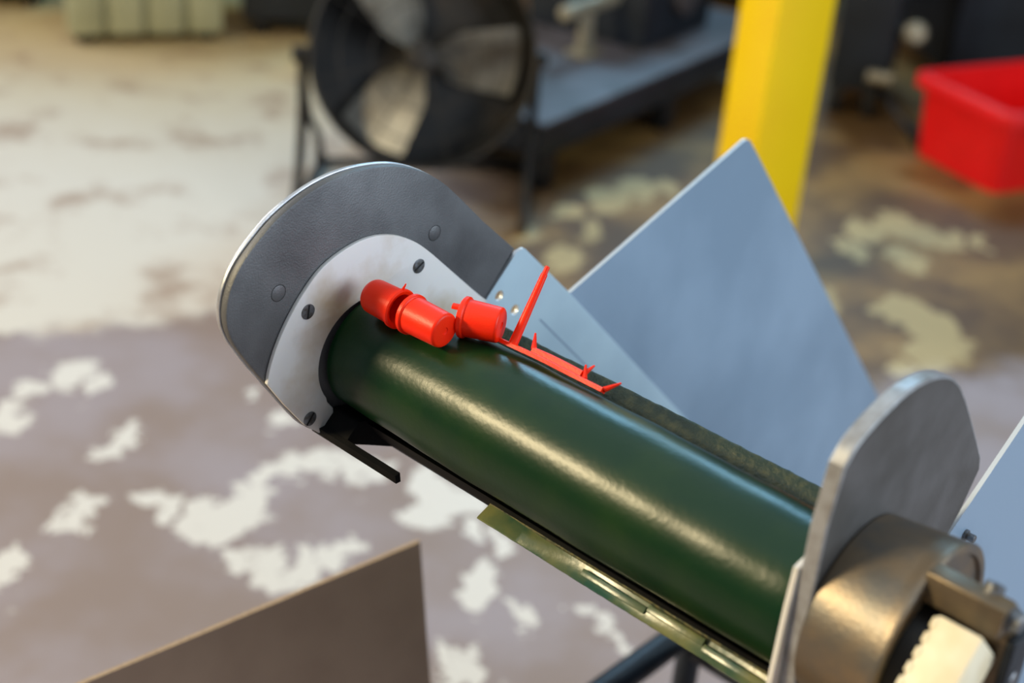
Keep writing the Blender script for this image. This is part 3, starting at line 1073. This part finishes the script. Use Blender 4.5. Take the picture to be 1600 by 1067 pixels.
for sg in (-1, 1):
    c = Vector((0, 0, 0))
    top = side * sg * (FR + 0.022) + Vector((0, 0, FC.z))
    bk = Vector((0, 0.30, 0))
    fr_ = Vector((0, -0.16, 0))
    bm = bmesh.new()
    tube_path(bm, smooth_poly3([top, top + Vector((0, 0, -0.15)), top + fr_ * 0.4 + Vector((0, 0, -FC.z + 0.09)), top + fr_ + Vector((0, 0, -FC.z + 0.018)),
                                top + Vector((0, 0, -FC.z + 0.016)), top + bk + Vector((0, 0, -FC.z + 0.016))], 6), 0.0135, 10)
    obj('stand_tube', bm, 'fan_black', fan)
    bm = bmesh.new()
    tube_path(bm, smooth_poly3([top + bk + Vector((0, 0, -FC.z + 0.016)), top + bk * 0.8 + Vector((0, 0, -FC.z + 0.12)), top + bk * 0.25 + Vector((0, 0, -0.18)), top + Vector((0, 0, -0.04))], 6), 0.0115, 10)
    obj('stand_brace', bm, 'fan_black', fan)
    bm = bmesh.new()
    lathe(bm, [(-0.02, 0), (-0.02, 0.016), (0.016, 0.022), (0.026, 0.018), (0.026, 0)], 20, aim_x(top, side * sg))
    obj('tilt_knob', bm, 'fan_black', fan)
    bm = bmesh.new()
    lathe(bm, [(0, 0), (0, 0.020), (0.03, 0.020), (0.034, 0.016), (0.034, 0)], 16, aim_x(top + bk + Vector((0, 0, -FC.z + 0.020)) - side * 0.017, side))
    obj('wheel', bm, 'fan_black', fan)
bm = bmesh.new()
rod(bm, side * -(FR + 0.02) + Vector((0, 0.3, 0.016)), side * (FR + 0.02) + Vector((0, 0.3, 0.016)), 0.0115)
obj('stand_axle', bm, 'fan_black', fan)

# ------------------------------------------------------------------ low steel skid behind the fan
e1 = Vector((0.036, 3.636, 0))
e2 = Vector((0.58, 4.474, 0))
du = (e2 - e1).normalized()
dv = Vector((-du.y, du.x, 0))
sk = thing('steel_skid', e1, 0, 'low dark steel platform with grey top between fan and yellow post', 'platform')
SB = Matrix((du, dv, Vector((0, 0, 1)))).transposed().to_4x4()


def skb(name, lo, hi, m, bev=0.004):
    bm = bmesh.new()
    box(bm, lo, hi, bev, SB)
    return obj(name, bm, m, sk)


skb('top_plate', (0.0, -0.004, 0.19), (1.45, 0.62, 0.202), 'skid_top')
skb('front_beam', (0.0, 0.0, 0.10), (1.45, 0.05, 0.189), 'dark_machine')
skb('back_beam', (0.0, 0.57, 0.10), (1.45, 0.62, 0.189), 'dark_machine')
skb('end_beam', (0.0, 0.051, 0.10), (0.05, 0.569, 0.189), 'dark_machine')
for uu in (0.02, 0.70, 1.35):
    for vv in (0.0, 0.56):
        skb('foot', (uu, vv, 0.0), (uu + 0.06, vv + 0.06, 0.099), 'black')
vb = thing('pipe_bracket', e1 + du * 0.62 + dv * 0.27 + Vector((0, 0, 0.202)), math.atan2(du.y, du.x), 'pale metal clamp bracket standing on the dark platform', 'bracket')
bm = bmesh.new()
box(bm, (-0.05, -0.04, 0), (0.05, 0.04, 0.012), 0.002)
obj('foot_plate', bm, 'beige', vb)
bm = bmesh.new()
prism(bm, fillet([(-0.035, 0.012), (0.035, 0.012), (0.022, 0.13), (-0.022, 0.13)], 0.006, 3), -0.012, 0.012, fn=lambda x, u_, v_: (u_, x, v_), bevel=0.002)
obj('upright', bm, 'beige', vb)
bm = bmesh.new()
rod(bm, (-0.14, 0, 0.15), (0.16, 0, 0.15), 0.024)
obj('clamped_pipe', bm, 'beige', vb)
mb = thing('machine_block', e1 + du * 0.93 + dv * 0.30 + Vector((0, 0, 0.202)), math.atan2(du.y, du.x), 'dark machine block at the back of the platform', 'machine')
bm = bmesh.new()
box(bm, (-0.14, -0.14, 0), (0.30, 0.30, 0.30), 0.01)
obj('casing', bm, 'dark_machine', mb)
bm = bmesh.new()
lathe(bm, [(0, 0), (0, 0.07), (0.03, 0.07), (0.035, 0.06), (0.035, 0)], 28, aim_x((0.08, -0.14, 0.15), (0, -1, 0)))
obj('cover_disc', bm, 'skid_top', mb)

# ------------------------------------------------------------------ cream ribbed bin far left
CW = thing('ribbed_bin', (-1.375, 4.84, 0), math.radians(20), 'cream ribbed plastic bin standing on the floor at top left', 'bin')
bm = bmesh.new()
box(bm, (-0.255, -0.17, 0.03), (0.255, 0.25, 0.46), 0.015)
obj('bin_body', bm, 'cream', CW)
for k in range(4):
    bm = bmesh.new()
    x = -0.262 + k * 0.131
    box(bm, (x + 0.010, -0.192, 0.035), (x + 0.121, -0.165, 0.43), 0.010)
    obj('front_panel', bm, 'cream', CW)
bm = bmesh.new()
box(bm, (-0.28, -0.205, 0.43), (0.28, 0.27, 0.475), 0.012)
obj('rim', bm, 'cream', CW)
for x in (-0.2, 0.2):
    for y in (-0.12, 0.2):
        bm = bmesh.new()
        lathe(bm, [(0, 0), (0, 0.034), (0.03, 0.034), (0.03, 0)], 16, aim_x((x, y, 0), (0, 0, 1)))
        obj('foot', bm, 'black', CW)


def cabinet(name, loc, rz, w, d, h, label, cat, m='dark_machine', doors=2):
    c = thing(name, loc, rz, label, cat)
    bm = bmesh.new()
    box(bm, (-w / 2, -d / 2, 0.06), (w / 2, d / 2, h), 0.006)
    obj('body', bm, m, c)
    for k in range(doors):
        x = -w / 2 + w * k / doors
        bm = bmesh.new()
        box(bm, (x + 0.008, -d / 2 - 0.018, 0.075), (x + w / doors - 0.008, -d / 2 + 0.002, h - 0.02), 0.004)
        dr = obj('door', bm, m, c)
        bm = bmesh.new()
        rod(bm, (x + w / doors * 0.8, -d / 2 - 0.035, h * 0.5), (x + w / doors * 0.8, -d / 2 - 0.035, h * 0.62), 0.008)
        obj('handle', bm, 'beige', dr)
    for x in (-w / 2 + 0.06, w / 2 - 0.06):
        for y in (-d / 2 + 0.06, d / 2 - 0.06):
            bm = bmesh.new()
            box(bm, (x - 0.025, y - 0.025, 0), (x + 0.025, y + 0.025, 0.062), 0.003)
            obj('foot', bm, 'black', c)
    return c


cabinet('machine_cabinet', (-2.13, 5.18, 0), 0.1, 0.7, 0.5, 0.9, 'dark cabinet left of the cream ribbed bin', 'cabinet')
cabinet('machine_cabinet', (-0.90, 5.06, 0), 0.1, 0.30, 0.4, 0.8, 'dark cabinet between the cream ribbed bin and the fan', 'cabinet', doors=1)
cabinet('machine_cabinet', (0.45, 6.0, 0), 0.0, 1.5, 0.5, 1.0, 'dark cabinet behind the low platform', 'cabinet')
cabinet('machine_cabinet', (2.10, 5.42, 0), 0.2, 1.5, 0.7, 1.2, 'large dark machine cabinet behind the red tote', 'cabinet')

# machine frame right of the post
mf = thing('upright_machine', (1.14, 4.58, 0), -0.3, 'narrow dark blue machine between yellow post and red tote', 'machine')
bm = bmesh.new()
box(bm, (-0.16, -0.08, 0.09), (0.02, 0.35, 0.95), 0.006)
obj('side_panel', bm, 'dark_machine', mf)
for x, y in ((-0.13, -0.05), (-0.02, -0.05), (-0.13, 0.3), (-0.02, 0.3)):
    bm = bmesh.new()
    box(bm, (x - 0.02, y - 0.02, 0), (x + 0.02, y + 0.02, 0.092), 0.003)
    obj('foot', bm, 'black', mf)
bm = bmesh.new()
rod(bm, (-0.04, -0.105, 0.150), (0.045, -0.105, 0.150), 0.022)
obj('roller_end', bm, 'beige', mf)
bm = bmesh.new()
lathe(bm, [(0, 0), (0, 0.034), (0.04, 0.038), (0.06, 0.024), (0.06, 0)], 24, aim_x((0.07, -0.02, 0.29), (0.3, -1, 0.2)))
obj('motor_cap', bm, 'beige', mf)
bm = bmesh.new()
tube_path(bm, smooth_poly3([(0.0, 0.0, 0.10), (0.06, -0.10, 0.06), (0.13, -0.16, 0.014), (0.16, -0.28, 0.014)], 6), 0.012, 10)
obj('hose', bm, 'black', mf)
bm = bmesh.new()
rod(bm, (0.0, -0.02, 0.29), (0.08, -0.02, 0.29), 0.02)
obj('arm', bm, 'dark_machine', mf)
